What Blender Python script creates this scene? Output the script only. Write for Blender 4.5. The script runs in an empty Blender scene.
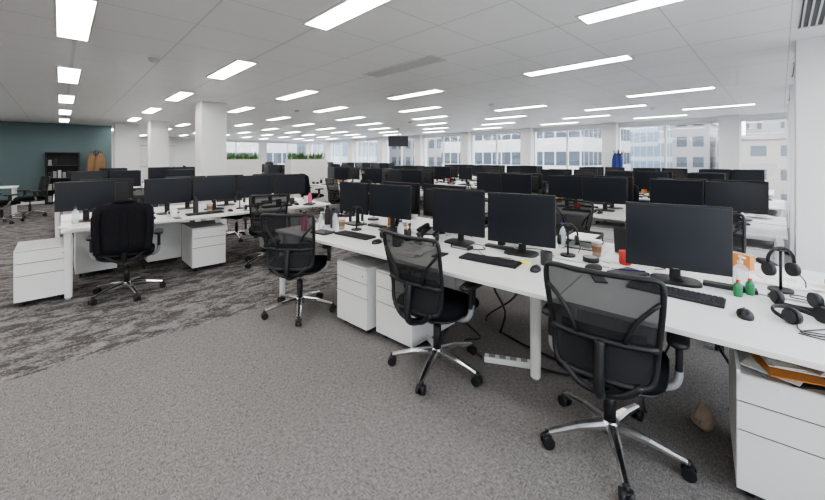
import bpy,bmesh,math,random
from mathutils import Vector,Matrix
random.seed(7)
S=bpy.context.scene; COL=S.collection
R=math.radians
# ---------------------------------------------------------------- materials
def lk(nt,a,b): nt.links.new(a,b)
def mat(name,col,rough=.5,metal=0,var=0,vscale=30,bump=0,bscale=200,spec=.5):
    m=bpy.data.materials.new(name); m.use_nodes=True; nt=m.node_tree
    p=nt.nodes['Principled BSDF']
    p.inputs['Base Color'].default_value=(*col,1); p.inputs['Roughness'].default_value=rough
    p.inputs['Metallic'].default_value=metal; p.inputs['Specular IOR Level'].default_value=spec
    if var or bump:
        tc=nt.nodes.new('ShaderNodeTexCoord')
    if var:
        n=nt.nodes.new('ShaderNodeTexNoise'); n.inputs['Scale'].default_value=vscale; n.inputs['Detail'].default_value=3
        lk(nt,tc.outputs['Object'],n.inputs['Vector'])
        mx=nt.nodes.new('ShaderNodeMix'); mx.data_type='RGBA'
        mx.inputs[6].default_value=(*[c*(1-var) for c in col],1); mx.inputs[7].default_value=(*[min(1,c*(1+var)) for c in col],1)
        lk(nt,n.outputs['Fac'],mx.inputs[0]); lk(nt,mx.outputs[2],p.inputs['Base Color'])
    if bump:
        n2=nt.nodes.new('ShaderNodeTexNoise'); n2.inputs['Scale'].default_value=bscale
        lk(nt,tc.outputs['Object'],n2.inputs['Vector'])
        b=nt.nodes.new('ShaderNodeBump'); b.inputs['Strength'].default_value=bump; b.inputs['Distance'].default_value=.002
        lk(nt,n2.outputs['Fac'],b.inputs['Height']); lk(nt,b.outputs['Normal'],p.inputs['Normal'])
    return m
def emis(name,col,s):
    m=bpy.data.materials.new(name); m.use_nodes=True; nt=m.node_tree; nt.nodes.clear()
    e=nt.nodes.new('ShaderNodeEmission'); e.inputs[0].default_value=(*col,1); e.inputs[1].default_value=s
    o=nt.nodes.new('ShaderNodeOutputMaterial'); lk(nt,e.outputs[0],o.inputs[0]); return m
def seethru(name,col,alpha,rough=.5,glossy=False):
    m=bpy.data.materials.new(name); m.use_nodes=True; nt=m.node_tree; nt.nodes.clear()
    t=nt.nodes.new('ShaderNodeBsdfTransparent')
    if glossy:
        d=nt.nodes.new('ShaderNodeBsdfGlossy'); d.inputs['Roughness'].default_value=rough
    else:
        d=nt.nodes.new('ShaderNodeBsdfPrincipled'); d.inputs['Roughness'].default_value=rough
    d.inputs[0].default_value=(*col,1)
    x=nt.nodes.new('ShaderNodeMixShader'); x.inputs[0].default_value=alpha
    o=nt.nodes.new('ShaderNodeOutputMaterial')
    lk(nt,t.outputs[0],x.inputs[1]); lk(nt,d.outputs[0],x.inputs[2]); lk(nt,x.outputs[0],o.inputs[0]); return m

WHITE=mat('white_laminate',(.70,.70,.69),.35,0,.02,4)
WSTEEL=mat('white_powdercoat',(.70,.70,.69),.4)
WDARK=mat('shadow_gap',(.12,.12,.12),.7)
VENTM=mat('vent_recess',(.6,.61,.62),.6)
BLACK=mat('black_plastic',(.012,.012,.014),.45)
BLACK2=mat('charcoal_plastic',(.024,.024,.027),.55)
FABRIC=mat('black_fabric',(.010,.010,.012),.95,0,.35,120,.5,500,.1)
MESHM=seethru('chair_mesh',(.016,.017,.019),.86,.9)
CHROME=mat('polished_aluminium',(.72,.72,.72),.22,1)
GREYM=mat('grey_plastic',(.25,.26,.27),.5)
SCREEN=mat('monitor_screen',(.013,.016,.022),.28,0,0,1,0,1,.4)
SILVER=mat('silver_plastic',(.45,.46,.47),.4,.3)
WALLW=mat('wall_paint_white',(.74,.745,.745),.7,0,.02,3)
TEAL=mat('wall_paint_teal',(.10,.145,.155),.7,0,.05,2)
PAPER=mat('paper',(.8,.79,.76),.8,0,.04,20)
YEL=mat('sticky_note_yellow',(.85,.82,.12),.7)
PINK=mat('pink_plastic',(.75,.15,.28),.4)
BLUE=mat('blue_cloth',(.02,.035,.16),.9,0,.2,20)
RED=mat('red_plastic',(.55,.04,.03),.4)
ORANGE=mat('orange_card',(.60,.24,.06),.6)
GREEN=mat('green_plastic',(.03,.20,.08),.4)
LEAF=mat('leaf_green',(.09,.20,.05),.6,0,.4,8)
COATM=mat('charcoal_wool',(.016,.016,.019),.95,0,.3,40,.5,300,.1)
BROWN=mat('tan_cloth',(.25,.15,.085),.9,0,.3,15)
KRAFT=mat('kraft_paper',(.42,.34,.27),.9,0,.3,15)
CLEAR=seethru('clear_plastic',(.8,.85,.88),.35,.1)
GLASS=seethru('window_glass',(.9,.95,1),.05,.0,True)
CABLE=mat('white_cable',(.7,.7,.68),.5)
LIGHTM=emis('led_diffuser',(1,.98,.94),7.5)

def n_math(nt,op,a,b=None,c=None):
    n=nt.nodes.new('ShaderNodeMath'); n.operation=op
    for i,v in enumerate((a,b,c)):
        if v is None: continue
        if isinstance(v,(int,float)): n.inputs[i].default_value=v
        else: lk(nt,v,n.inputs[i])
    return n.outputs[0]
def mixc(nt,f,a,b):
    m=nt.nodes.new('ShaderNodeMix'); m.data_type='RGBA'
    if isinstance(f,(int,float)): m.inputs[0].default_value=f
    else: lk(nt,f,m.inputs[0])
    for i,v in ((6,a),(7,b)):
        if isinstance(v,tuple): m.inputs[i].default_value=(*v,1)
        else: lk(nt,v,m.inputs[i])
    return m.outputs[2]
def ramp(nt,f,a,b):
    m=nt.nodes.new('ShaderNodeMapRange'); m.inputs[1].default_value=a; m.inputs[2].default_value=b; lk(nt,f,m.inputs[0]); return m.outputs[0]
def noise(nt,vec,scale,detail=2,rough=.5,sc=None,rot=0,dist=0):
    mp=nt.nodes.new('ShaderNodeMapping'); lk(nt,vec,mp.inputs[0])
    if sc: mp.inputs['Scale'].default_value=sc
    mp.inputs['Rotation'].default_value=(0,0,rot)
    n=nt.nodes.new('ShaderNodeTexNoise'); n.inputs['Scale'].default_value=scale; n.inputs['Detail'].default_value=detail
    n.inputs['Distortion'].default_value=dist
    n.inputs['Roughness'].default_value=rough; lk(nt,mp.outputs[0],n.inputs['Vector']); return n.outputs['Fac']

def carpet():
    m=bpy.data.materials.new('carpet_tiles'); m.use_nodes=True; nt=m.node_tree; p=nt.nodes['Principled BSDF']
    tc=nt.nodes.new('ShaderNodeTexCoord'); v=tc.outputs['Object']
    sx=nt.nodes.new('ShaderNodeSeparateXYZ'); lk(nt,v,sx.inputs[0])
    # light carpet: short woven dashes in two directions, low contrast
    a=ramp(nt,noise(nt,v,1,2,.6,(150,38,1)),.38,.64)
    b=ramp(nt,noise(nt,v,1,2,.6,(38,150,1)),.38,.64)
    sel=ramp(nt,noise(nt,v,30,1,.5),.42,.58)
    w=n_math(nt,'ADD',n_math(nt,'MULTIPLY',a,sel),n_math(nt,'MULTIPLY',b,n_math(nt,'SUBTRACT',1,sel)))
    fine=noise(nt,v,320,2,.6)
    lc=mixc(nt,w,(.125,.117,.111),(.285,.272,.262))
    lc=mixc(nt,n_math(nt,'MULTIPLY',fine,.35),lc,(.15,.14,.135))
    # dark carpet: mottled bark patches
    big=noise(nt,v,1,4,.7,(5,9,1),.2,.6); st=noise(nt,v,1,3,.7,(45,70,1),0,.3)
    k=ramp(nt,n_math(nt,'ADD',n_math(nt,'MULTIPLY',big,.6),n_math(nt,'MULTIPLY',st,.5)),.50,.62)
    dc=mixc(nt,k,(.070,.064,.064),(.245,.233,.228))
    mask=n_math(nt,'GREATER_THAN',sx.outputs[1],3.62)
    base=mixc(nt,mask,lc,dc)
    lk(nt,base,p.inputs['Base Color']); p.inputs['Roughness'].default_value=.97; p.inputs['Specular IOR Level'].default_value=.1
    bp=nt.nodes.new('ShaderNodeBump'); bp.inputs['Strength'].default_value=.2; bp.inputs['Distance'].default_value=.002
    lk(nt,n_math(nt,'ADD',w,fine),bp.inputs['Height']); lk(nt,bp.outputs[0],p.inputs['Normal'])
    return m
def ceilmat():
    m=bpy.data.materials.new('metal_ceiling_tiles'); m.use_nodes=True; nt=m.node_tree; p=nt.nodes['Principled BSDF']
    tc=nt.nodes.new('ShaderNodeTexCoord'); sx=nt.nodes.new('ShaderNodeSeparateXYZ'); lk(nt,tc.outputs['Object'],sx.inputs[0])
    def line(o,off,per,w):
        fr=n_math(nt,'FRACT',n_math(nt,'DIVIDE',n_math(nt,'ADD',o,off),per))
        return n_math(nt,'LESS_THAN',fr,w/per)
    l1=line(sx.outputs[0],100*1.45-.08+.0,1.45,.03)
    l1b=line(sx.outputs[0],100*1.45-.08+.725,1.45,.012)
    l2=line(sx.outputs[1],20.0,1.375/2,.008)
    l=n_math(nt,'MAXIMUM',n_math(nt,'MULTIPLY',l1,.55),n_math(nt,'MAXIMUM',n_math(nt,'MULTIPLY',l1b,.8),l2))
    n=noise(nt,tc.outputs['Object'],.6,2)
    base=mixc(nt,n,(.88,.88,.88),(.92,.92,.92))
    lk(nt,mixc(nt,n_math(nt,'MULTIPLY',l,.6),base,(.40,.41,.42)),p.inputs['Base Color'])
    p.inputs['Roughness'].default_value=.36; p.inputs['Specular IOR Level'].default_value=.5
    return m
def facade(name,wall,glass,fh,gf,mw,mf=.12):
    m=bpy.data.materials.new(name); m.use_nodes=True; nt=m.node_tree; p=nt.nodes['Principled BSDF']
    tc=nt.nodes.new('ShaderNodeTexCoord'); sx=nt.nodes.new('ShaderNodeSeparateXYZ'); lk(nt,tc.outputs['Object'],sx.inputs[0])
    fz=n_math(nt,'FRACT',n_math(nt,'DIVIDE',n_math(nt,'ADD',sx.outputs[2],500),fh))
    g=n_math(nt,'LESS_THAN',fz,gf)
    xy=n_math(nt,'ADD',sx.outputs[0],sx.outputs[1])
    fx=n_math(nt,'FRACT',n_math(nt,'DIVIDE',n_math(nt,'ADD',xy,500),mw))
    mu=n_math(nt,'GREATER_THAN',fx,mf)
    lk(nt,mixc(nt,n_math(nt,'MULTIPLY',g,mu),wall,glass),p.inputs['Base Color']); p.inputs['Roughness'].default_value=.6
    return m

# ---------------------------------------------------------------- mesh builder
class MB:
    def __init__(s): s.bm=bmesh.new(); s.mats=[]
    def idx(s,m):
        if m not in s.mats: s.mats.append(m)
        return s.mats.index(m)
    def add(s,t,m,smooth=False,M=None):
        i=s.idx(m)
        if M is not None: bmesh.ops.transform(t,matrix=M,verts=t.verts)
        for f in t.faces:
            f.material_index=i; f.smooth=smooth if smooth!='q' else len(f.verts)==4
        me=bpy.data.meshes.new('t'); t.to_mesh(me); t.free(); s.bm.from_mesh(me); bpy.data.meshes.remove(me)
    def box(s,c,d,m,bev=0,rot=None,seg=2):
        t=bmesh.new(); bmesh.ops.create_cube(t,size=1)
        bmesh.ops.scale(t,vec=d,verts=t.verts)
        if bev: bmesh.ops.bevel(t,geom=t.edges[:],offset=bev,segments=seg,affect='EDGES',profile=.5)
        M=Matrix.Translation(c)
        if rot: M=M@Matrix.Rotation(rot[2],4,'Z')@Matrix.Rotation(rot[1],4,'Y')@Matrix.Rotation(rot[0],4,'X')
        s.add(t,m,False,M)
    def b2(s,lo,hi,m,bev=0):
        s.box([(a+b)/2 for a,b in zip(lo,hi)],[abs(b-a) for a,b in zip(lo,hi)],m,bev)
    def cyl(s,c,r,h,m,axis='z',r2=None,seg=18,ang=0):
        t=bmesh.new(); bmesh.ops.create_cone(t,cap_ends=True,segments=seg,radius1=r,radius2=r if r2 is None else r2,depth=h)
        M=Matrix.Translation(c)
        if axis=='x': M=M@Matrix.Rotation(R(90),4,'Y')
        if axis=='y': M=M@Matrix.Rotation(R(90),4,'X')
        if axis=='r': M=M@Matrix.Rotation(ang,4,'Z')@Matrix.Rotation(R(90),4,'X')
        s.add(t,m,'q',M)
    def sph(s,c,r,m,sc=(1,1,1),seg=14):
        t=bmesh.new(); bmesh.ops.create_uvsphere(t,u_segments=seg,v_segments=seg//2+2,radius=r)
        s.add(t,m,True,Matrix.Translation(c)@Matrix.Diagonal((*sc,1)))
    def loft(s,rings,m,cap=True,smooth=True,closed=True):
        t=bmesh.new(); vr=[[t.verts.new(p) for p in r] for r in rings]; n=len(rings[0])
        for a,b in zip(vr,vr[1:]):
            for i in range(n if closed else n-1):
                j=(i+1)%n
                try: t.faces.new((a[i],a[j],b[j],b[i]))
                except ValueError: pass
        if cap and closed:
            t.faces.new(vr[0][::-1]); t.faces.new(vr[-1])
        bmesh.ops.recalc_face_normals(t,faces=t.faces)
        s.add(t,m,smooth)
    def tube(s,pts,r,m,seg=8,closed=False,sub=4,flat=1.0,upv=None):
        P=[Vector(p) for p in pts]; n=len(P)
        if sub>1 and n>2:
            Q=[]
            rng=range(n) if closed else range(n-1)
            for i in rng:
                if closed: p0,p1,p2,p3=P[i-1],P[i],P[(i+1)%n],P[(i+2)%n]
                else: p0,p1,p2,p3=P[max(i-1,0)],P[i],P[i+1],P[min(i+2,n-1)]
                for k in range(sub):
                    t=k/sub
                    Q.append(.5*((2*p1)+(p2-p0)*t+(2*p0-5*p1+4*p2-p3)*t*t+(3*p1-p0-3*p2+p3)*t**3))
            if not closed: Q.append(P[-1])
            P=Q; n=len(P)
        rings=[]; up=Vector(upv) if upv else None
        prev=None
        for i in range(n):
            if closed: T=(P[(i+1)%n]-P[i-1])
            else: T=P[min(i+1,n-1)]-P[max(i-1,0)]
            T.normalize()
            if up is not None: N=up-T*up.dot(T)
            elif prev is None:
                N=Vector((0,0,1)) if abs(T.z)<.9 else Vector((1,0,0)); N=N-T*N.dot(T)
            else: N=prev-T*prev.dot(T)
            N.normalize(); prev=N; B=T.cross(N)
            rr=r(i/(n-1)) if callable(r) else r
            rings.append([P[i]+(N*math.cos(2*math.pi*k/seg)*flat+B*math.sin(2*math.pi*k/seg))*rr for k in range(seg)])
        if closed:
            rings.append(rings[0])
            s.loft(rings,m,cap=False)
        else: s.loft(rings,m)
    def beam(s,p0,p1,a,b,m):
        p0=Vector(p0);p1=Vector(p1);T=(p1-p0).normalized();Sd=T.cross(Vector((0,0,1)));
        if Sd.length<.01: Sd=Vector((1,0,0))
        Sd.normalize();U=Sd.cross(T)
        rings=[]
        for p,(w,h) in ((p0,a),(p1,b)):
            r=[]
            for x,y in ((-1,-.5),(-.6,-1),(.6,-1),(1,-.5),(1,.4),(.5,1),(-.5,1),(-1,.4)):
                r.append(p+Sd*x*w/2+U*y*h/2)
            rings.append(r)
        s.loft(rings,m,smooth=False)
    def grid(s,fn,nu,nv,m,smooth=True):
        s.loft([[fn(i/nu,j/nv) for i in range(nu+1)] for j in range(nv+1)],m,cap=False,smooth=smooth,closed=False)
    def mesh(s,name):
        me=bpy.data.meshes.new(name); s.bm.to_mesh(me); s.bm.free()
        for m in s.mats: me.materials.append(m)
        return me
def put(me,name,loc=(0,0,0),rz=0,sc=1):
    o=bpy.data.objects.new(name,me); o.location=loc; o.rotation_euler=(0,0,rz)
    o.scale=(sc,sc,sc) if isinstance(sc,(int,float)) else sc
    COL.objects.link(o); return o
def sup(a,b,z,n=24,e=.5,cx=0,cy=0):
    r=[]
    for k in range(n):
        t=2*math.pi*k/n; c,s_=math.cos(t),math.sin(t)
        r.append((cx+a*math.copysign(abs(c)**e,c),cy+b*math.copysign(abs(s_)**e,s_),z))
    return r

# ---------------------------------------------------------------- furniture meshes
def chair_mesh(chrome=True):
    b=MB(); CH=CHROME if chrome else BLACK2
    for i in range(5):
        a=2*math.pi*i/5+.02; c,s=math.cos(a),math.sin(a)
        b.beam((c*.03,s*.03,.115),(c*.17,s*.17,.105),(.055,.045),(.045,.036),CH)
        b.beam((c*.17,s*.17,.105),(c*.32,s*.32,.075),(.045,.036),(.032,.022),CH)
        x,y=c*.325,s*.325
        b.cyl((x,y,.062),.012,.04,BLACK)
        for d in (-.017,.017):
            b.cyl((x-s*d,y+c*d,.03),.03,.02,BLACK,'r',ang=a,seg=16)
        b.box((x,y,.045),(.045,.03,.03),BLACK,.008,(0,0,a))
    b.cyl((0,0,.115),.048,.06,CH,r2=.04)
    b.cyl((0,0,.22),.028,.17,BLACK); b.cyl((0,0,.34),.016,.12,CHROME)
    b.box((0,-.02,.40),(.17,.28,.045),BLACK,.012)
    b.box((.14,.05,.40),(.14,.014,.012),BLACK2,.003)
    b.loft([sup(.20,.19,.405,e=.55),sup(.235,.225,.425,e=.55),sup(.245,.235,.44,e=.5)],BLACK)
    rs=[]
    for z,k in ((.438,.95),(.452,1.0),(.475,1.01),(.495,.975),(.507,.88),(.511,.6),(.509,.2)):
        rs.append([(x,y,zz-(.03*max(0,(y-.10)/.15)**2 if y>.10 else 0)) for x,y,zz in sup(.25*k,.245*k,z,n=28,e=.5,cy=.01)])
    b.loft(rs,FABRIC)
    zb,zt=.49,.985
    def hw(v): return .195+.05*v**.7-.012*max(0,v-.85)/.15
    def bs(u,v):
        z=zb+(zt-zb)*v
        y=-.245-.055*v**1.5 +.022*math.sin(min(1,v*1.5)*math.pi)
        y-= .04*(1-u*u)
        return Vector((hw(v)*u,y,z))
    loop=[]
    for u in (-.8,-.3,.3,.8): loop.append(bs(u,0))
    for v in (.06,.3,.55,.8,.95): loop.append(bs(1,v))
    for u in (.88,.35,-.35,-.88): loop.append(bs(u,1))
    for v in (.95,.8,.55,.3,.06): loop.append(bs(-1,v))
    b.tube(loop,.013,BLACK,8,True,3)
    b.grid(lambda i,j: bs((i*2-1)*(.97 if .05<j<.95 else .88),.01+j*.98),14,14,MESHM)
    b.tube([bs(u,.36)+Vector((0,-.012,0)) for u in (-1,-.5,0,.5,1)],.015,BLACK,8,False,3)
    b.grid(lambda i,j: bs((i*2-1)*.80,.30+.16*j)+Vector((0,.014,0)),10,4,BLACK2)
    for sx in (-1,1):
        b.tube([bs(sx*.45,.38)+Vector((0,-.014,0)),bs(sx*.62,.6)+Vector((0,-.014,0)),bs(sx*.95,.8)+Vector((0,-.006,0))],.010,BLACK,8,False,3)
    b.tube([(0,-.12,.395),(0,-.24,.40),(0,-.315,.455),bs(0,.2)+Vector((0,-.035,0)),bs(0,.36)+Vector((0,-.02,0))],.024,BLACK,8,False,4)
    for sx in (-1,1):
        b.tube([(0,-.26,.41),(sx*.09,-.275,.44),bs(sx*.8,.02)+Vector((0,-.01,0))],.017,BLACK,8,False,4)
    for sx in (-1,1):
        b.tube([(sx*.12,-.02,.41),(sx*.235,-.03,.415),(sx*.282,-.02,.45),(sx*.29,.0,.52)],.019,GREYM if chrome else BLACK,8,False,4)
        b.box((sx*.29,.0,.565),(.03,.06,.14),BLACK,.01)
        b.loft([sup(.036,.115,.632,18,.6,sx*.285,.02),sup(.046,.13,.642,18,.6,sx*.285,.02),sup(.046,.13,.655,18,.6,sx*.285,.02),sup(.036,.12,.664,18,.6,sx*.285,.02)],BLACK)
    return b.mesh('office_chair')
CHAIR=chair_mesh()
def jacket_mesh():
    b=MB(); n=28
    def ring(z,a,d,cy,wob):
        r=[]
        for k in range(n):
            t=2*math.pi*k/n
            w=1+wob*math.sin(5*t+z*9)+wob*.5*math.sin(9*t+z*14)
            c,s=math.cos(t),math.sin(t)
            r.append((a*w*math.copysign(abs(c)**.6,c),cy+d*w*math.copysign(abs(s)**.7,s),z))
        return r
    b.loft([ring(.52,.235,.06,-.285,.05),ring(.62,.238,.062,-.285,.04),ring(.72,.24,.06,-.285,.03),ring(.82,.243,.06,-.29,.025),
            ring(.9,.246,.06,-.295,.02),ring(.965,.24,.062,-.30,.015),ring(1.01,.21,.06,-.305,.01),ring(1.03,.13,.045,-.305,.01)],COATM)
    b.tube([(-.10,-.27,1.02),(-.06,-.34,1.045),(0,-.36,1.052),(.06,-.34,1.045),(.10,-.27,1.02)],.02,COATM)
    for sx in (-1,1):
        b.tube([(sx*.19,-.31,.96),(sx*.215,-.345,.88),(sx*.215,-.35,.72),(sx*.20,-.34,.54)],lambda t:.042-.01*t,COATM,10)
        b.tube([(sx*.02,-.36,1.02),(sx*.03,-.352,.8),(sx*.04,-.348,.6)],.005,COATM,6)
    return b.mesh('jacket')
JACKET=jacket_mesh()

def monitor_mesh(w=.54,h=.345,arm=False):
    b=MB(); zb=.48-h
    b.box((0,0,zb+h/2),(w,.022,h),BLACK,.005)
    b.box((0,.018,zb+h/2),(w*.8,.022,h*.72),BLACK2,.008)
    b.box((0,-.0115,zb+h/2+.004),(w-.022,.002,h-.032),SCREEN)
    b.box((0,-.0125,zb+.008),(.03,.002,.004),GREYM)
    b.box((0,.045,zb+h/2-.02),(.09,.03,.09),BLACK2,.006)
    b.beam((0,.06,.012),(0,.055,zb+h/2),(.06,.02),(.05,.02),BLACK2)
    b.loft([sup(.13,.10,0,24,.55,0,.03),sup(.13,.10,.008,24,.55,0,.03),sup(.12,.09,.013,24,.55,0,.03)],BLACK,smooth=False)
    return b.mesh('computer_monitor')
MON=monitor_mesh(); MONB=monitor_mesh(.57,.37); MONC=monitor_mesh(.53,.40)
def laptop_mesh():
    b=MB(); b.box((0,0,.009),(.32,.22,.016),SILVER,.004); b.box((0,.02,.0175),(.28,.10,.001),BLACK2); b.box((0,-.065,.0175),(.10,.06,.001),GREYM)
    b.box((0,.135,.115),(.32,.008,.215),BLACK2,.003,(R(-14),0,0)); b.box((0,.130,.115),(.30,.002,.195),SCREEN,0,(R(-14),0,0)); return b.mesh('laptop')
LAP=laptop_mesh()
def keyboard_mesh():
    b=MB(); b.box((0,0,.009),(.44,.14,.016),BLACK,.004)
    for r in range(5):
        for c in range(18):
            if r==0 and 4<=c<=9: continue
            b.box((-.2+.0235*c,-.052+.026*r,.019),(.020,.022,.006),BLACK2)
    b.box((-.2+.0235*6.5,-.052,.019),(.137,.022,.006),BLACK2)
    return b.mesh('keyboard')
KEY=keyboard_mesh()
def mouse_mesh():
    b=MB(); b.loft([sup(.030,.052,0,20,.8),sup(.032,.055,.008,20,.8),sup(.029,.05,.022,20,.8,0,-.004),sup(.018,.034,.033,20,.8,0,-.008),sup(.004,.01,.036,20,.8,0,-.01)],BLACK)
    b.cyl((0,.028,.03),.008,.005,GREYM,'x'); return b.mesh('computer_mouse')
MOUSE=mouse_mesh()
def headset_mesh():
    b=MB()
    arc=[(.085*math.cos(t),.02+.10*math.sin(t),.016+.012*math.sin(t)) for t in [math.pi*i/8 for i in range(9)]]
    b.tube(arc,.006,BLACK,8,False,2,flat=1.8,upv=(0,0,1))
    for sx in (-1,1):
        b.cyl((sx*.078,-.01,.036),.036,.024,BLACK,'x',seg=20); b.cyl((sx*.093,-.01,.036),.03,.012,BLACK2,'x',r2=.026,seg=20)
    b.tube([(.09,-.01,.03),(.085,-.07,.014),(.05,-.12,.008)],.003,BLACK,6)
    b.sph((.048,-.123,.009),.009,BLACK)
    b.tube([(-.08,-.03,.01),(-.12,-.08,.004),(-.05,-.13,.004),(-.10,-.17,.004),(-.16,-.10,.004)],.0025,BLACK,6)
    return b.mesh('headset')
HEADSET=headset_mesh()
def hs_stand_mesh():
    b=MB(); b.cyl((0,0,.006),.055,.012,BLACK,seg=24); b.cyl((0,0,.12),.007,.23,BLACK); b.box((0,0,.235),(.05,.03,.012),BLACK,.005)
    arc=[(.07*math.cos(t),0,.165+.085*math.sin(t)) for t in [math.pi*i/8 for i in range(9)]]
    b.tube(arc,.007,BLACK,8,False,2,flat=1.8,upv=(0,1,0))
    for sx in (-1,1):
        b.cyl((sx*.063,0,.125),.038,.024,BLACK,'x',seg=20)
    b.tube([(.07,0,.125),(.08,-.05,.08),(.06,-.08,.05)],.003,BLACK,6)
    return b.mesh('headset_stand')
HSS=hs_stand_mesh()
def mug_mesh(m):
    b=MB(); b.loft([sup(.035,.035,0,20,1),sup(.04,.04,.01,20,1),sup(.041,.041,.095,20,1),sup(.036,.036,.095,20,1),sup(.034,.034,.02,20,1)],m)
    b.tube([(.038,0,.075),(.065,0,.07),(.068,0,.04),(.038,0,.025)],.006,m,8); return b.mesh('coffee_mug')
def cup_mesh():
    b=MB(); b.loft([sup(.028,.028,0,20,1),sup(.038,.038,.105,20,1)],KRAFT); b.cyl((0,0,.112),.041,.012,WHITE,seg=20); b.cyl((0,0,.12),.034,.008,WHITE,seg=20)
    b.loft([sup(.0325,.0325,.035,20,1),sup(.037,.037,.08,20,1)],BROWN,cap=False); return b.mesh('paper_cup')
def bottle_mesh(m,cap,h=.2,r=.033):
    b=MB(); b.loft([sup(r*.9,r*.9,0,18,1),sup(r,r,.01,18,1),sup(r,r,h*.62,18,1),sup(r*.85,r*.85,h*.74,18,1),sup(r*.4,r*.4,h*.86,18,1),sup(r*.4,r*.4,h*.9,18,1)],m)
    b.cyl((0,0,h*.94),r*.48,h*.11,cap); return b.mesh('bottle')
def pump_mesh():
    b=MB(); b.loft([sup(.035,.022,0,20,.6),sup(.037,.024,.01,20,.6),sup(.037,.024,.10,20,.6),sup(.015,.015,.125,20,.8)],CLEAR)
    b.box((0,-.0245,.055),(.05,.001,.06),PAPER)
    b.cyl((0,0,.135),.013,.022,WHITE); b.cyl((0,0,.155),.004,.025,WHITE); b.box((0,-.015,.17),(.016,.055,.01),WHITE,.003)
    return b.mesh('hand_sanitizer_bottle')
MUGW=mug_mesh(WHITE); MUGB=mug_mesh(BLACK2); MUGR=mug_mesh(RED); CUP=cup_mesh(); BOTC=bottle_mesh(CLEAR,BLUE,.21,.03); BOTP=bottle_mesh(PINK,BLACK,.20,.033); BOTB=bottle_mesh(BLACK2,BLACK,.22,.033)
BOTG=bottle_mesh(GREEN,RED,.09,.02); PUMP=pump_mesh()
def phone_mesh():
    b=MB(); b.box((0,0,.03),(.2,.19,.02),BLACK,.006,(R(15),0,0)); b.box((0,0,.012),(.15,.12,.024),BLACK2,.004)
    b.box((.04,.04,.052),(.08,.05,.003),GREYM,0,(R(15),0,0))
    for i in range(3):
        for j in range(4): b.box((.01+.026*i,-.06+.02*j,.028+.0053*j),(.018,.013,.005),GREYM,0,(R(15),0,0))
    b.tube([(-.07,-.09,.045),(-.07,-.06,.06),(-.07,.04,.078),(-.07,.08,.075)],lambda t:.018+.006*abs(2*t-1),BLACK,10)
    return b.mesh('desk_phone')
PHONE=phone_mesh()
def papers_mesh(n=6,sp=.015,an=.2):
    b=MB()
    for i in range(n):
        b.box((random.uniform(-sp,sp),random.uniform(-sp,sp),.0015+.003*i),(.21,.297,.0028),PAPER,0,(0,0,random.uniform(-an,an)))
    for k in range(9): b.box((-.02+.01*(k%3),.10-.02*k,.0032+.003*(n-1)),(.12-.02*(k%3),.004,.0006),GREYM)
    return b.mesh('paper_stack')
PAPERS=papers_mesh(); PAPERS2=papers_mesh(3,.06,.8)
def notebook_mesh():
    b=MB(); b.box((0,0,.009),(.15,.21,.018),BLACK2,.003); b.box((.002,0,.009),(.15,.205,.013),PAPER); b.tube([(-.05,-.1,.022),(.05,.02,.022)],.004,BLUE,6,False,1); return b.mesh('notebook')
NOTE=notebook_mesh()
def tray_mesh():
    b=MB()
    for z in (.0,.065):
        b.box((0,0,z+.003),(.25,.33,.004),BLACK2)
        for sx in (-1,1): b.box((sx*.125,0,z+.02),(.004,.33,.035),BLACK2)
        b.box((0,.165,z+.02),(.25,.004,.035),BLACK2)
        for i in range(3): b.box((random.uniform(-.01,.01),0,z+.008+.004*i),(.21,.29,.003),PAPER,0,(0,0,random.uniform(-.05,.05)))
    for sx in (-1,1):
        for sy in (-1,1): b.box((sx*.12,sy*.15,.05),(.008,.008,.06),BLACK2)
    return b.mesh('letter_tray')
TRAY=tray_mesh()
def tissue_mesh():
    b=MB(); b.box((0,0,.035),(.22,.11,.07),PAPER,.004); b.box((0,0,.036),(.222,.112,.03),BLUE,.003); b.loft([sup(.04,.01,.069,12,1),sup(.05,.02,.10,12,1,.01),sup(.02,.03,.125,12,1,-.01)],PAPER); return b.mesh('tissue_box')
TISS=tissue_mesh()
def snack_mesh():
    b=MB(); b.box((0,0,.05),(.14,.06,.10),ORANGE,.002); b.box((0,-.0305,.055),(.10,.001,.05),YEL); b.box((0,0,.1005),(.13,.05,.001),KRAFT); return b.mesh('snack_box')
SNACK=snack_mesh()
def smart_mesh():
    b=MB(); b.box((0,0,.005),(.072,.148,.009),BLACK,.003); b.box((0,0,.0098),(.066,.138,.0008),SCREEN); b.cyl((.022,.055,.0005),.006,.001,GREYM); return b.mesh('smartphone')
SMART=smart_mesh()
def lamp_mesh():
    b=MB(); b.cyl((0,0,.01),.07,.02,BLACK,seg=24); b.tube([(0,0,.02),(0,-.06,.22),(0,-.04,.24)],.006,SILVER,8,False,1); b.tube([(0,-.05,.235),(0,.12,.38)],.006,SILVER,8,False,1)
    b.loft([sup(.055,.055,.335,20,1,0,.15),sup(.045,.045,.36,20,1,0,.145),sup(.02,.02,.395,20,1,0,.13)],BLACK); return b.mesh('desk_lamp')
LAMP=lamp_mesh()
def penpot_mesh():
    b=MB(); b.loft([sup(.035,.035,0,18,1),sup(.037,.037,.1,18,1),sup(.033,.033,.1,18,1),sup(.032,.032,.01,18,1)],BLACK)
    for i,m in enumerate((BLUE,RED,GREYM,YEL,BLACK2)):
        a=i*1.3; b.tube([(.012*math.cos(a),.012*math.sin(a),.012),(.033*math.cos(a),.033*math.sin(a),.16)],.004,m,6,False,1)
    return b.mesh('pen_pot')
PENS=penpot_mesh()
def dock_mesh():
    b=MB(); b.box((0,0,.014),(.18,.08,.028),BLACK,.006); b.box((0,-.041,.014),(.15,.002,.012),GREYM)
    b.tube([(.09,0,.012),(.14,.02,.008),(.17,.09,.005),(.12,.14,.005)],.004,BLACK,6); return b.mesh('docking_station')
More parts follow.
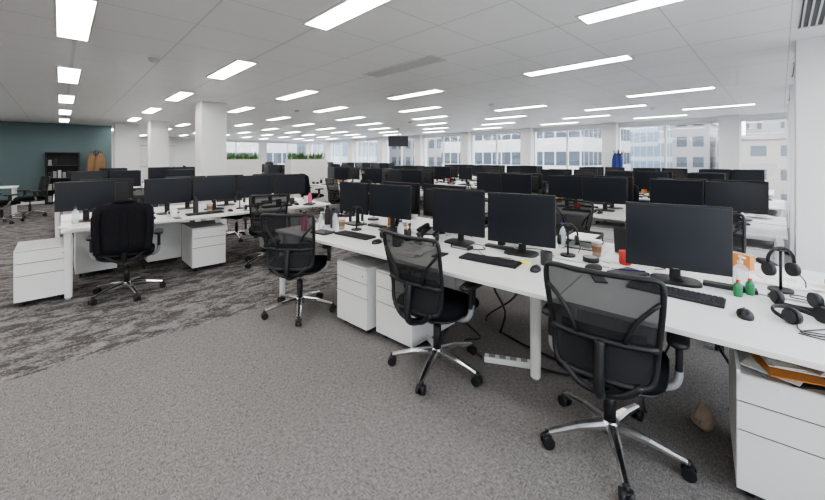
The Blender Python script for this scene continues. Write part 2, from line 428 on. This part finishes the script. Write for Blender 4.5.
DOCK=dock_mesh()
def puck_mesh():
    b=MB(); b.cyl((0,0,.016),.055,.032,BLACK,seg=24); b.cyl((0,0,.033),.045,.003,GREYM,seg=24); return b.mesh('speakerphone')
PUCK=puck_mesh()
def bag_mesh():
    b=MB(); rs=[]
    for z,a,d in ((0,.16,.08),(.02,.18,.095),(.12,.185,.10),(.22,.175,.085),(.30,.14,.05),(.33,.08,.025)):
        rs.append([(x*(1+.05*math.sin(i*1.7+z*20)),y*(1+.08*math.cos(i*1.3+z*12)),zz) for i,(x,y,zz) in enumerate(sup(a,d,z,22,.7))])
    b.loft(rs,COATM); b.tube([(-.06,0,.31),(-.05,0,.38),(.05,0,.38),(.06,0,.31)],.008,BLACK,6); b.box((0,-.095,.12),(.22,.03,.14),BLACK2,.012)
    return b.mesh('backpack')
BAG=bag_mesh()

def pedestal_mesh(w=.40,d=.56,h=.57,open_top=False):
    b=MB(); z0=.055
    b.b2((-w/2,-d/2+.02,z0),(w/2,d/2,h-(.05 if open_top else 0)),WSTEEL,.003)
    zs=[z0,z0+(h-z0)*.5,z0+(h-z0)*.74,h-.012]
    b.b2((-w/2+.006,-d/2+.006,z0+.004),(w/2-.006,-d/2+.021,h-.004-(.05 if open_top else 0)),WDARK)
    for a,c in zip(zs,zs[1:]):
        b.b2((-w/2,-d/2,a+.003),(w/2,-d/2+.018,c-.004),WSTEEL,.002)
        b.b2((-w/2,-d/2-.004,c-.014),(w/2,-d/2+.004,c-.006),WSTEEL)
    b.b2((-w/2,-d/2,h-.011),(w/2,d/2,h),WSTEEL,.002) if not open_top else None
    if open_top:
        for sx in (-1,1): b.b2((sx*w/2-(.0 if sx<0 else .012),-d/2,h-.06),(sx*w/2+(.012 if sx<0 else 0),d/2,h),WSTEEL,.001)
        b.b2((-w/2,d/2-.012,h-.06),(w/2,d/2,h),WSTEEL)
        for i in range(12): b.box((random.uniform(-.05,.05),-.16+.02*i+random.uniform(-.03,.03),h-.043+.008*i),(.19,.20,.005),[PAPER,KRAFT,BLACK2,PAPER,ORANGE,PAPER][i%6],0,(random.uniform(-.03,.03),0,random.uniform(-.5,.5)))
    b.cyl((w/2-.05,-d/2-.003,zs[2]+.06),.009,.006,SILVER,'y',seg=14)
    for sx in (-1,1):
        for sy in (-1,1):
            b.cyl((sx*(w/2-.05),sy*(d/2-.07),.026),.026,.022,BLACK,'x',seg=14); b.box((sx*(w/2-.05),sy*(d/2-.07),.05),(.03,.04,.012),GREYM)
    return b.mesh('drawer_pedestal')
PED=pedestal_mesh(); PEDO=pedestal_mesh(.36,.56,.575,True)

def bench_mesh(L,D,n,mids=None,name='bench_desk'):
    """local: x 0..D across, y 0..L along"""
    b=MB(); sl=L/n
    for i in range(n):
        for x0,x1 in ((0,D/2-.02),(D/2+.02,D)):
            b.b2((x0,i*sl+.002,.705),(x1,(i+1)*sl-.002,.73),WHITE,.002)
    b.b2((D/2-.06,.05,.60),(D/2+.06,L-.05,.615),WSTEEL); 
    for x in (D/2-.06,D/2+.055): b.b2((x,.05,.60),(x+.005,L-.05,.69),WSTEEL)
    for x in (.25,D-.29): b.b2((x,.06,.665),(x+.04,L-.06,.705),WSTEEL)
    def frame(y,i0):
        b.b2((i0,y-.025,.66),(D-i0,y+.025,.704),WSTEEL,.003)
        for x,sg in ((i0,1),(D-i0,-1)):
            b.beam((x+sg*.03,y,.68),(x+sg*.03,y,.02),(.05,.07),(.05,.06),WSTEEL)
            b.cyl((x+sg*.03,y,.01),.022,.02,GREYM)
    frame(.06,.02); frame(L-.06,.02)
    for y in (mids if mids is not None else [sl*i for i in range(1,n)]): frame(y,.36)
    for i in range(n):
        y=(i+.5)*sl; b.tube([(D/2-.02,y,.61),(D/2,y+.05,.4),(D/2+.03,y-.04,.2),(D/2+.02,y,.01)],.009,BLACK,6)
    for i in range(n):
        b.box((D/2,(i+.5)*sl,.738),(.06,.24,.03),BLACK2,.004)
    return b.mesh(name)

# ---------------------------------------------------------------- ROOM
H=2.6; XW=12.8; YE=24.0; YT=16.6; XL=-6.0; YR=-1.0
b=MB(); b.b2((XL,YR,-.2),(XW,YE,0),carpet()); put(b.mesh('floor'),'floor')
b=MB(); b.b2((XL,YR,H),(XW,YE,H+.2),ceilmat()); put(b.mesh('ceiling'),'ceiling')
b=MB(); b.b2((XL-.2,YR-.2,-.2),(XL,YT,H+.2),WALLW); put(b.mesh('wall_left'),'wall_left')
b=MB(); b.b2((XL-.2,YT,-.2),(1.3,YT+.2,H+.2),TEAL); put(b.mesh('wall_teal'),'wall_teal')
b=MB(); b.b2((1.1,YT+.2,-.2),(1.3,YE,H+.2),WALLW); put(b.mesh('wall_return'),'wall_return')
b=MB(); b.b2((XL,YT-.015,0),(1.3,YT,.1),WSTEEL); put(b.mesh('baseboard_teal'),'baseboard_teal')
wn=[0]
def window(axis,fixed,a0,a1,z0,z1,out):
    wn[0]+=1; b=MB(); n=max(1,round((a1-a0)/1.35)); t=.06
    def bx(lo_a,hi_a,lz,hz,th,m):
        if axis=='y': b.b2((fixed-th/2+out*.1,lo_a,lz),(fixed+th/2+out*.1,hi_a,hz),m)
        else: b.b2((lo_a,fixed-th/2+out*.1,lz),(hi_a,fixed+th/2+out*.1,hz),m)
    bx(a0,a1,z0,z0+t,.08,WSTEEL); bx(a0,a1,z1-t,z1,.08,WSTEEL)
    for i in range(n+1):
        c=a0+(a1-a0)*i/n; lo=max(a0,c-t/2); hi=min(a1,c+t/2); bx(lo,hi,z0+t,z1-t,.08,WSTEEL)
    for i in range(n):
        bx(a0+(a1-a0)*i/n+t/2,a0+(a1-a0)*(i+1)/n-t/2,z0+t,z1-t,.01,GLASS)
    put(b.mesh('window'),'window_%d'%wn[0])
Z0,Z1=.35,2.5
b=MB(); b.b2((XW,YR-.2,-.2),(XW+.3,YE+.2,Z0),WALLW); b.b2((XW,YR-.2,Z1),(XW+.3,YE+.2,H+.2),WALLW); 
cy=[.95+2.9*i for i in range(8)]
for y in cy: b.b2((XW,y-.2,Z0),(XW+.3,y+.2,Z1),WALLW)
b.b2((XW,YR-.2,Z0),(XW+.3,YR+.1,Z1),WALLW); b.b2((XW,YE-.3,Z0),(XW+.3,YE+.2,Z1),WALLW)
put(b.mesh('wall_back'),'wall_back')
for i,y in enumerate(cy):
    b=MB(); b.b2((XW-.22,y-.21,0),(XW,y+.21,H),WALLW,.004); put(b.mesh('column'),'column')
ed=[YR+.1]+[v for y in cy for v in (y-.2,y+.2)]+[YE-.3]
for a,c in zip(ed[::2],ed[1::2]): window('y',XW+.1,a,c,Z0,Z1,0)
b=MB(); b.b2((XL-.2,YR-.3,-.2),(XW,YR,Z0),WALLW); b.b2((XL-.2,YR-.3,Z1),(XW,YR,H+.2),WALLW)
cx=[-3.8,-.8,5.22,8.2,11.2]
for x in cx: b.b2((x-.27,YR-.3,Z0),(x+.27,YR,Z1),WALLW)
put(b.mesh('wall_right'),'wall_right')
for x in cx[1:]:
    b=MB(); b.b2((x-.27,YR,0),(x+.27,-.1 if x>0 else -.7,H),WALLW,.004); put(b.mesh('column'),'column')
ed=[XL]+[v for x in cx for v in (x-.27,x+.27)]+[XW]
for a,c in zip(ed[::2],ed[1::2]): window('x',YR-.1,a,c,Z0,Z1,0)
b=MB(); b.b2((1.1,YE,-.2),(6.5,YE+.3,H+.2),WALLW); b.b2((6.5,YE,-.2),(XW,YE+.3,Z0),WALLW); b.b2((6.5,YE,Z1),(XW,YE+.3,H+.2),WALLW)
for x in (9.6,): b.b2((x-.25,YE,Z0),(x+.25,YE+.3,Z1),WALLW)
put(b.mesh('wall_end'),'wall_end')
window('x',YE+.1,6.5,9.35,Z0,Z1,0); window('x',YE+.1,9.85,XW,Z0,Z1,0)
for (x,y,s) in ((2.2,8.15,.46),(2.15,13.4,.46),(1.55,15.2,.6),(2.2,19.5,.46)):
    b=MB(); b.b2((x-s/2,y-s/2,0),(x+s/2,y+s/2,H),WALLW,.005); b.b2((x-s/2-.01,y-s/2-.01,0),(x+s/2+.01,y+s/2+.01,.1),WSTEEL); put(b.mesh('column'),'column')

# ceiling lights
b=MB(); b.b2((-.1,-.6,-.012),(.1,.6,.0),LIGHTM)
for sx in (-1,1): b.b2((sx*.1,-.62,-.014),(sx*.115,.62,0),WSTEEL)
for sy in (-1,1): b.b2((-.1,sy*.6,-.014),(.1,sy*.62,0),WSTEEL)
LM=b.mesh('ceiling_light')
b=MB(); b.b2((-.1,-.6,-.01),(.1,.6,.0),VENTM)
for sx in (-1,1): b.b2((sx*.1,-.62,-.016),(sx*.118,.62,0),WSTEEL)
LOFF=b.mesh('ceiling_light_panel')
cols={-4.3:.8,-2.85:2.2,-1.4:0.9,.08:1.2,1.53:2.12,2.98:.5,4.43:1.75,5.88:5.8,7.33:1.33,8.78:2.58,10.23:.97,11.6:2.3}
for x,y0 in cols.items():
    y=y0
    while y<22.8:
        if not (x<1.4 and y>15.8):
            if abs(x-2.98)<.1 and abs(y-3.25)<.1: put(LOFF,'ceiling_light_unlit',(x,y,H))
            else: put(LM,'ceiling_light',(x,y,H))
        y+=2.75
b=MB(); b.b2((-.5,-.09,-.012),(.5,.09,0),WDARK)
for i in range(5): b.b2((-.5,-.09+.04*i,-.02),(.5,-.078+.04*i,-.01),WSTEEL)
for sx in (-1,1): b.b2((sx*.5,-.1,-.02),(sx*.515,.1,0),WSTEEL)
VENT=b.mesh('ceiling_vent')
for x in (3.95,6.6,9.6,.8): put(VENT,'ceiling_vent',(x,-.2,H))
b=MB(); b.cyl((0,0,-.012),.055,.024,WSTEEL,seg=24); b.cyl((0,0,-.032),.035,.018,WSTEEL,seg=24,r2=.045); SD=b.mesh('smoke_detector')
for x,y in ((.75,4.9),(6.4,4.2),(4.0,8.0),(7.9,8.2),(9.5,2.0)): put(SD,'smoke_detector',(x,y,H))

# ---------------------------------------------------------------- front bench (turned ~5.7 deg)
rb=math.atan2(.1,.995); d=Vector((-.1,.995,0)); nn=Vector((.995,.1,0)); O=Vector((2.01,0,0))
def P(s,t,z=.73): 
    v=O+d*s+nn*t; return (v.x,v.y,z)
BL=4.38; s0=-.60
put(bench_mesh(BL,1.6,3,[1.12+.6,3.0]),'bench_desk',P(s0,0,0),rb)
mrot=lambda ang:R(ang)+R(90)
def monitor(x,y,face,z=.73,big=False,me=None): return put(me or (MONB if big else MON),'computer_monitor',(x,y,z),mrot(face))
monitor(2.70,.45,194,me=MONC); monitor(2.60,1.44,194,me=MONC); monitor(2.54,2.02,188,me=MONC); monitor(2.46,2.86,192); monitor(2.40,3.42,180)
monitor(P(2.35,1.08)[0],P(2.35,1.08)[1],5); monitor(P(2.95,1.08)[0],P(2.95,1.08)[1],8)
def desk(me,name,x,y,rz=0,z=.73): return put(me,name,(x,y,z),rz)
desk(KEY,'keyboard',2.46,.42,R(-88)); desk(MOUSE,'computer_mouse',2.36,.12,R(-80))
desk(KEY,'keyboard',2.26,1.50,R(-80)); desk(MOUSE,'computer_mouse',2.30,1.16,R(-80)); desk(PUCK,'speakerphone',2.80,.98)
desk(MOUSE,'computer_mouse',2.62,.90,R(30)); desk(SMART,'smartphone',2.42,.80,R(-60))
desk(MUGB,'coffee_mug',2.48,1.17,R(30)); desk(HSS,'headset_stand',2.83,1.16,R(-60)); desk(DOCK,'docking_station',2.42,1.88,R(-85))
desk(HEADSET,'headset',2.40,2.25,R(-50)); desk(SMART,'smartphone',2.12,1.86,R(-80)); desk(CUP,'paper_cup',2.98,1.0); desk(MUGR,'coffee_mug',2.90,.78,R(40))
desk(PUMP,'hand_sanitizer_bottle',2.93,.17,R(-60)); desk(BOTG,'glue_bottle',2.68,.165); desk(BOTG,'glue_bottle',2.76,.12); desk(PHONE,'desk_phone',2.80,-.32,R(-70))
desk(HEADSET,'headset',2.48,-.08,R(-40)); desk(HEADSET,'headset',2.72,-.06,R(120)); desk(HSS,'headset_stand',2.96,.0,R(-50))
desk(TISS,'tissue_box',3.2,-.30,R(100)); desk(MUGW,'coffee_mug',3.12,.32); desk(BOTC,'water_bottle',3.3,.45); desk(SNACK,'snack_box',3.38,.2,R(70))
desk(PAPERS2,'paper_stack',2.20,-.42,R(-80)); desk(PAPERS2,'paper_stack',3.22,.0,R(20)); desk(PAPERS,'paper_stack',2.62,-.28,R(-50)) if False else None
desk(PENS,'pen_pot',3.05,.48); desk(NOTE,'notebook',2.66,.70,R(70)); desk(LAMP,'desk_lamp',3.10,.72,R(60)) if False else None
desk(KEY,'keyboard',2.05,2.90,R(-82)); desk(MOUSE,'computer_mouse',2.02,2.52,R(-80)); desk(BOTP,'pink_bottle',1.83,3.5); desk(BOTC,'water_bottle',2.05,3.25)
desk(HEADSET,'headset',2.26,2.62,R(-20)); desk(HSS,'headset_stand',2.24,3.14,R(-40)); desk(BOTB,'water_bottle',2.18,3.62); desk(MUGB,'coffee_mug',2.08,2.32); desk(PENS,'pen_pot',2.30,2.42); desk(NOTE,'notebook',1.90,3.24,R(10))
desk(PUMP,'hand_sanitizer_bottle',2.02,3.48,R(40)); desk(MUGW,'coffee_mug',1.98,3.62); desk(CUP,'paper_cup',2.15,3.28); desk(SNACK,'snack_box',2.70,3.12,R(50))
desk(BOTC,'water_bottle',2.18,2.38); desk(MUGW,'coffee_mug',2.24,2.10); desk(BOTB,'water_bottle',2.12,3.40); desk(PAPERS,'paper_stack',2.05,2.08,R(-70))
desk(PHONE,'desk_phone',2.62,2.44,R(-80)); desk(PENS,'pen_pot',2.78,1.72); desk(BOTC,'water_bottle',2.72,2.28)
desk(KEY,'keyboard',3.3,2.45,R(95)); desk(MUGW,'coffee_mug',3.15,3.2); desk(LAP,'laptop',3.3,.78,R(95)); desk(BOTC,'water_bottle',3.05,1.30); desk(TRAY,'letter_tray',3.25,1.2,R(-84))
desk(NOTE,'notebook',3.3,1.80,R(20)); desk(PAPERS,'paper_stack',3.1,2.05,R(80)); desk(BAG,'backpack',3.02,1.62,R(-70)); desk(CUP,'paper_cup',3.2,2.85); desk(LAMP,'desk_lamp',2.75,3.5,R(60))
b=MB(); b.box((0,0,.0015),(.075,.075,.003),YEL); b.box((.005,.01,.004),(.075,.075,.002),YEL,0,(0,0,.1)); SN=b.mesh('sticky_note')
desk(SN,'sticky_note',2.42,1.30,.4)
def cable(name,pts,r,m): b=MB(); b.tube(pts,r,m,6,False,6); put(b.mesh(name),name)
cable('usb_cable',[(2.86,.95,.735),(2.80,.84,.735),(2.56,.82,.735),(2.50,.88,.735),(2.46,.98,.735),(2.54,1.06,.735)],.0035,CABLE)
cable('headset_cable',[(2.62,-.14,.735),(2.52,-.27,.735),(2.36,-.20,.735),(2.32,-.06,.735),(2.56,-.26,.735)],.003,BLACK)
cable('network_cable',[(2.90,.60,.735),(2.96,.55,.735),(2.98,.65,.735),(2.95,.72,.735),(3.02,.84,.735)],.003,BLACK)
cable('network_cable',[(2.80,2.05,.735),(2.84,2.15,.735),(2.82,2.5,.735),(2.76,2.7,.735)],.003,BLACK)
cable('network_cable',[(2.72,1.22,.735),(2.78,1.28,.735),(2.84,1.4,.735),(2.76,1.55,.735),(2.83,1.62,.735)],.003,BLACK)
cable('usb_cable',[(2.36,1.35,.735),(2.42,1.42,.735),(2.36,1.60,.735),(2.44,1.72,.735)],.0025,BLACK)
def ped(x,y,face,me=PED,name='drawer_pedestal'): return put(me,name,(x,y,0),R(face)+R(90))
ped(2.08,2.62,184); ped(2.16,2.16,184)
ped(2.41,-.01,187,PEDO,'drawer_pedestal')
def chair(x,y,face,name='office_chair'): return put(CHAIR,name,(x,y,0),R(face)-R(90))
chair(2.04,.62,9); chair(1.93,1.72,4); chair(1.67,3.28,42)
chair(3.98,.35,200); chair(4.0,1.75,170); chair(3.85,3.1,190)
b=MB(); b.box((0,0,.022),(.06,.34,.04),WHITE,.006)
for i in range(4): b.box((0,-.11+.075*i,.043),(.04,.045,.002),GREYM)
put(b.mesh('power_strip'),'power_strip',(2.32,1.38,0),R(30))
cable('floor_cable',[(2.42,1.2,.008),(2.5,1.0,.008),(2.6,1.1,.008),(2.65,1.5,.008),(2.8,1.9,.008),(2.8,1.6,.3),(2.75,1.5,.58)],.008,BLACK)
cable('floor_cable',[(2.25,1.56,.006),(2.35,1.8,.006),(2.5,1.75,.006),(2.7,2.2,.006)],.006,BLACK)
cable('floor_cable',[(2.45,.55,.006),(2.6,.6,.006),(2.75,.6,.006),(2.9,.5,.3),(2.85,.4,.58)],.006,BLACK)
b=MB()
rs=[]
for z,k in ((0,.7),(.03,1),(.07,.95),(.11,.7),(.14,.35),(.15,.1)):
    rs.append([(x*(1+.25*math.sin(7*i+z*40)),y*(1+.25*math.cos(5*i+z*30)),z2) for i,(x,y,z2) in enumerate(sup(.055*k,.05*k,z,18,1))])
b.loft(rs,KRAFT,smooth=False); put(b.mesh('crumpled_paper_bag'),'crumpled_paper_bag',(2.56,.30,0),0,(1,1,.85))

# ---------------------------------------------------------------- generic benches
B42=bench_mesh(4.2,1.6,3); B28=bench_mesh(3.2,1.5,2)
ITEMS=[(MUGW,'coffee_mug'),(BOTC,'water_bottle'),(BOTB,'water_bottle'),(HSS,'headset_stand'),(CUP,'paper_cup'),(MUGR,'coffee_mug'),(PENS,'pen_pot'),(PUMP,'hand_sanitizer_bottle'),(SNACK,'snack_box'),(BOTP,'pink_bottle')]
ITEM2=[(HEADSET,'headset'),(PHONE,'desk_phone'),(NOTE,'notebook'),(PAPERS,'paper_stack')]
def fill(T,L,n,D,sides=(0,1),skip=0.16,chp=.65):
    f,ang=T; sl=L/n
    for i in range(n):
        for sd in sides:
            cy_=(i+.5)*sl
            tm=.58 if sd==0 else D-.58
            face=180 if sd==0 else 0
            sg=1 if sd==0 else -1
            for off in (-.285,.285):
                if random.random()<skip: continue
                X,Y=f(tm+random.uniform(-.02,.02),cy_+off)
                a=face+math.degrees(ang)+sg*(-8 if off>0 else 8)+random.uniform(-3,3)
                monitor(X,Y,a,big=random.random()<.3)
            X,Y=f(tm-sg*.30,cy_+random.uniform(-.05,.05)); put(KEY,'keyboard',(X,Y,.73),ang+R(-90 if sd==0 else 90))
            X,Y=f(tm-sg*.32,cy_-sg*.33); put(MOUSE,'computer_mouse',(X,Y,.73),ang+R(-90 if sd==0 else 90))
            it=random.choice(ITEMS); X,Y=f(tm-sg*random.uniform(.08,.14),cy_+.63)
            put(it[0],it[1],(X,Y,.73),random.uniform(0,6))
            if random.random()<.7:
                it=random.choice(ITEMS); X,Y=f(tm-sg*.17,cy_+random.choice((-.03,.03)))
                put(it[0],it[1],(X,Y,.73),random.uniform(0,6))
            X,Y=f(tm-sg*.38,cy_+sg*.46)
            it=random.choice(ITEM2)
            put(it[0],it[1],(X,Y,.73),ang+random.uniform(-.3,.3)+R(-90 if sd==0 else 90))
            if random.random()<chp:
                X,Y=f(-.12 if sd==0 else D+.12,cy_+random.uniform(-.12,.12)); rr=ang+R((0 if sd==0 else 180)-90)+random.uniform(-.3,.3)
                put(CHAIR,'office_chair',(X,Y,0),rr)
                if random.random()<.15: put(JACKET,'jacket',(X,Y,0),rr)
            X,Y=f(.34 if sd==0 else D-.34,cy_-.45)
            if random.random()<.8: put(PED,'drawer_pedestal',(X,Y,0),ang+R(-90 if sd==0 else 90))
def T0(x0,y0): return (lambda x,y:(x0+x,y0+y),0.0)
for x0 in (5.0,7.65,10.3):
    for y0 in (-.05,5.3,12.6,18.0):
        if x0==10.3 and y0<0: y0=.1
        put(B42,'bench_desk',(x0,y0,0)); fill(T0(x0,y0),4.2,3,1.6)
put(B28,'bench_desk',(0.0,5.2+1.5,0),R(-90))
def TL(x0,y0): return (lambda x,y:(x0+y,y0-x),-math.pi/2)
for X,f in ((.22,-92),(1.05,-86),(1.62,-96),(2.2,-88),(2.78,-92)): monitor(X,5.82,f)
for X,f in ((.45,88),(1.35,94),(1.9,86),(2.6,90)): monitor(X,6.25,f)
for X in (.5,1.4,2.4): put(KEY,'keyboard',(X,5.45,.73),0); put(MOUSE,'computer_mouse',(X+.32,5.45,.73),0)
for X,Y,me,nm in ((.12,5.58,BOTC,'water_bottle'),(.62,5.68,HSS,'headset_stand'),(1.05,5.5,MUGW,'coffee_mug'),(2.02,5.46,HEADSET,'headset'),(1.92,5.66,HSS,'headset_stand'),(2.98,5.5,BOTP,'pink_bottle'),(3.05,5.75,MUGW,'coffee_mug'),(.75,5.66,PENS,'pen_pot'),(1.33,5.62,BOTB,'water_bottle'),(2.5,5.62,MUGB,'coffee_mug'),(2.88,5.33,NOTE,'notebook'),(.14,5.36,PAPERS,'paper_stack'),(.32,5.62,SNACK,'snack_box'),(1.5,5.62,CUP,'paper_cup'),(1.05,5.30,SMART,'smartphone'),(2.72,5.6,PENS,'pen_pot')):
    put(me,nm,(X,Y,.73),X*3)
for x,y,f in ((-.13,5.55,-90),(1.42,5.6,-90),(.33,6.34,90),(1.05,6.35,90),(2.5,5.6,-90)): ped(x,y,f)
chair(.52,5.02,80); J=put(JACKET,'jacket',(.52,5.02,0),R(80)-R(90))
chair(2.12,5.12,70); chair(.9,6.95,-95); chair(2.3,6.95,-80)
for (x0,y0) in ((-.1,9.1),(-.1,11.45)):
    put(B28,'bench_desk',(x0,y0+1.5,0),R(-90))
    fill(TL(x0,y0+1.5),3.2,2,1.5,chp=.5)
# ---------------------------------------------------------------- far left items
b=MB(); w,dd,h=.8,.4,1.65
for x in (-w/2,w/2-.025): b.b2((x,-dd/2,0),(x+.025,dd/2,h),BLACK)
for z in (0.04,.42,.8,1.2,h-.025): b.b2((-w/2,-dd/2,z),(w/2,dd/2,z+.025),BLACK)
b.b2((-w/2,dd/2-.01,0),(w/2,dd/2,h),BLACK)
for z,c in ((.065,4),(.445,3),(.825,5),(1.225,2)):
    for i in range(c): b.b2((-.33+.11*i,-.12,z),(-.25+.11*i,.15,z+.18+.03*(i%3)),[GREYM,BLACK2,GREYM,SILVER][(i*3+c)%4])
put(b.mesh('bookcase'),'bookcase',(.05,16.36,0))
def coatstand(name,x,y,cm):
    b=MB(); b.cyl((0,0,.02),.18,.04,BLACK,seg=24); b.cyl((0,0,.88),.018,1.72,BLACK)
    for i in range(6):
        a=i*math.pi/3; b.tube([(0,0,1.55),(.10*math.cos(a),.10*math.sin(a),1.60),(.14*math.cos(a),.14*math.sin(a),1.70)],.009,BLACK,6)
    for a0,cx_ in ((0,.10),(math.pi*.8,.10)):
        rs=[]
        for z,a,dp in ((.75,.15,.10),(.95,.15,.09),(1.2,.14,.085),(1.42,.13,.075),(1.55,.09,.06),(1.62,.04,.03)):
            rs.append([(x_*(1+.06*math.sin(i*1.9+z*7))+cx_*math.cos(a0),y_*(1+.1*math.sin(i*2.3))+cx_*math.sin(a0),zz) for i,(x_,y_,zz) in enumerate(sup(a,dp,z,20,.8))])
        b.loft(rs,cm)
    put(b.mesh(name),name,(x,y,0))
coatstand('coat_stand',.85,16.0,BROWN)
coatstand('coat_stand',12.3,3.5,BLUE)
b=MB(); b.b2((-.9,-.4,.705),(.9,.4,.73),WHITE,.002)
for x in (-.84,.84):
    for y in (-.35,.35): b.b2((x-.025,y-.025,0),(x+.025,y+.025,.705),WSTEEL)
put(b.mesh('white_table'),'white_table',(-1.7,14.0,0)); chair(-.55,13.2,200); chair(-.95,12.3,30)
def planter_cab(x,y,w=1.3):
    b=MB(); b.b2((-w/2,-.23,.0),(w/2,.23,1.25),WSTEEL,.004)
    for sx in (-1,1):
        b.b2((sx*.004,-.245,.05),(sx*w/2-sx*.01,-.23,1.22),WHITE,.002); b.b2((sx*.05-.006,-.258,.58),(sx*.05+.006,-.245,.74),SILVER)
    b.b2((-w/2,-.2,1.25),(w/2,.2,1.42),WHITE,.004); b.b2((-w/2+.02,-.18,1.42),(w/2-.02,.18,1.425),BROWN)
    t=bmesh.new()
    for i in range(230):
        x0=random.uniform(-w/2+.05,w/2-.05); y0=random.uniform(-.15,.15); a=random.uniform(0,6.28); hh=random.uniform(.10,.30)*(.6+.4*math.sin(x0*9)**2); ln=random.uniform(.03,.10); ww=.014
        p0=Vector((x0,y0,1.42)); dr=Vector((math.cos(a),math.sin(a),0)); sd=Vector((-dr.y,dr.x,0))
        m1=p0+dr*ln*.4+Vector((0,0,hh*.65)); p1=p0+dr*ln+Vector((0,0,hh))
        vs=[t.verts.new(v) for v in (p0-sd*ww*.5,p0+sd*ww*.5,m1+sd*ww,p1,m1-sd*ww)]
        t.faces.new(vs)
    b.add(t,LEAF)
    put(b.mesh('planter_cabinet'),'planter_cabinet',(x,y,0))
planter_cab(5.8,10.9); planter_cab(4.1,12.2)
b=MB(); b.box((0,0,-.62),(.85,.05,.5),BLACK,.006); b.box((0,-.027,-.62),(.81,.003,.46),SCREEN); b.cyl((0,.05,-.2),.02,.4,SILVER); b.box((0,.04,-.5),(.12,.04,.25),BLACK2); b.box((0,.05,-.01),(.14,.14,.02),SILVER)
put(b.mesh('ceiling_mounted_tv'),'ceiling_mounted_tv',(9.3,10.3,H),R(-40),(.9,1,.8))
b=MB(); b.b2((2.5,YE-.04,1.0),(4.6,YE-.01,2.1),WHITE); b.b2((2.45,YE-.03,.95),(4.65,YE-.002,1.0),SILVER); b.b2((2.45,YE-.03,2.1),(4.65,YE-.002,2.14),SILVER); put(b.mesh('whiteboard'),'whiteboard')

# ---------------------------------------------------------------- exterior
F1=facade('facade_white_bands',(.46,.46,.45),(.045,.06,.08),3.6,.5,1.6)
F2=facade('facade_beige',(.34,.31,.28),(.10,.12,.14),3.3,.45,3.0,.45)
F3=facade('facade_glass',(.42,.46,.49),(.20,.25,.30),3.8,.72,1.5,.1)
F4=facade('facade_grey',(.27,.26,.26),(.07,.085,.10),3.4,.5,2.2,.35)
ROOFM=mat('roof_grey',(.3,.3,.31),.9)
def bld(x0,y0,x1,y1,z1,m):
    b=MB(); b.b2((x0,y0,-28),(x1,y1,z1),m); b.b2((x0-.3,y0-.3,z1),(x1+.3,y1+.3,z1+.6),ROOFM)
    b.b2(((x0*.6+x1*.4),(y0*.6+y1*.4),z1+.6),((x0*.4+x1*.6),(y0*.4+y1*.6),z1+3),ROOFM); put(b.mesh('building'),'building')
bld(46,17,66,40,7,F1); bld(52,44,80,75,9,F4); bld(40,78,70,110,6,F1); bld(90,8,105,18,16,F3); bld(70,-4,84,6,4,F2); bld(110,22,130,34,30,F3); bld(75,8,84,13,7,F4)
bld(60,-14,80,-7,2,F4); bld(120,-6,135,6,12,F2); bld(5,60,30,90,6,F1); bld(34,55,46,70,8,F3); bld(-20,-50,40,-32,2,F2); bld(45,-60,70,-35,12,F3)
b=MB(); b.b2((-150,-150,-28.5),(300,300,-28),mat('street_paving',(.45,.45,.45),.9,0,.2,.1)); put(b.mesh('street_ground'),'street_ground')

# ---------------------------------------------------------------- world & camera
w=bpy.data.worlds.new('world'); S.world=w; w.use_nodes=True; nt=w.node_tree
bg=nt.nodes['Background']
tc=nt.nodes.new('ShaderNodeTexCoord'); sx=nt.nodes.new('ShaderNodeSeparateXYZ'); lk(nt,tc.outputs['Generated'],sx.inputs[0])
lk(nt,mixc(nt,ramp(nt,sx.outputs[2],0,.6),(.97,.98,1.0),(.82,.90,1.0)),bg.inputs[0]); bg.inputs[1].default_value=1.8
S.view_settings.view_transform='AgX'; S.view_settings.look='AgX - Medium High Contrast'; S.view_settings.exposure=1.65; S.view_settings.gamma=1

cam=bpy.data.cameras.new('camera'); co=bpy.data.objects.new('camera',cam); COL.objects.link(co)
cam.sensor_width=36; cam.lens=360/825*36; cam.shift_y=-93/825; cam.clip_end=1000; cam.clip_start=.05
co.location=(0,0,1.5); co.rotation_euler=(R(90),0,-R(44.36))
S.camera=co
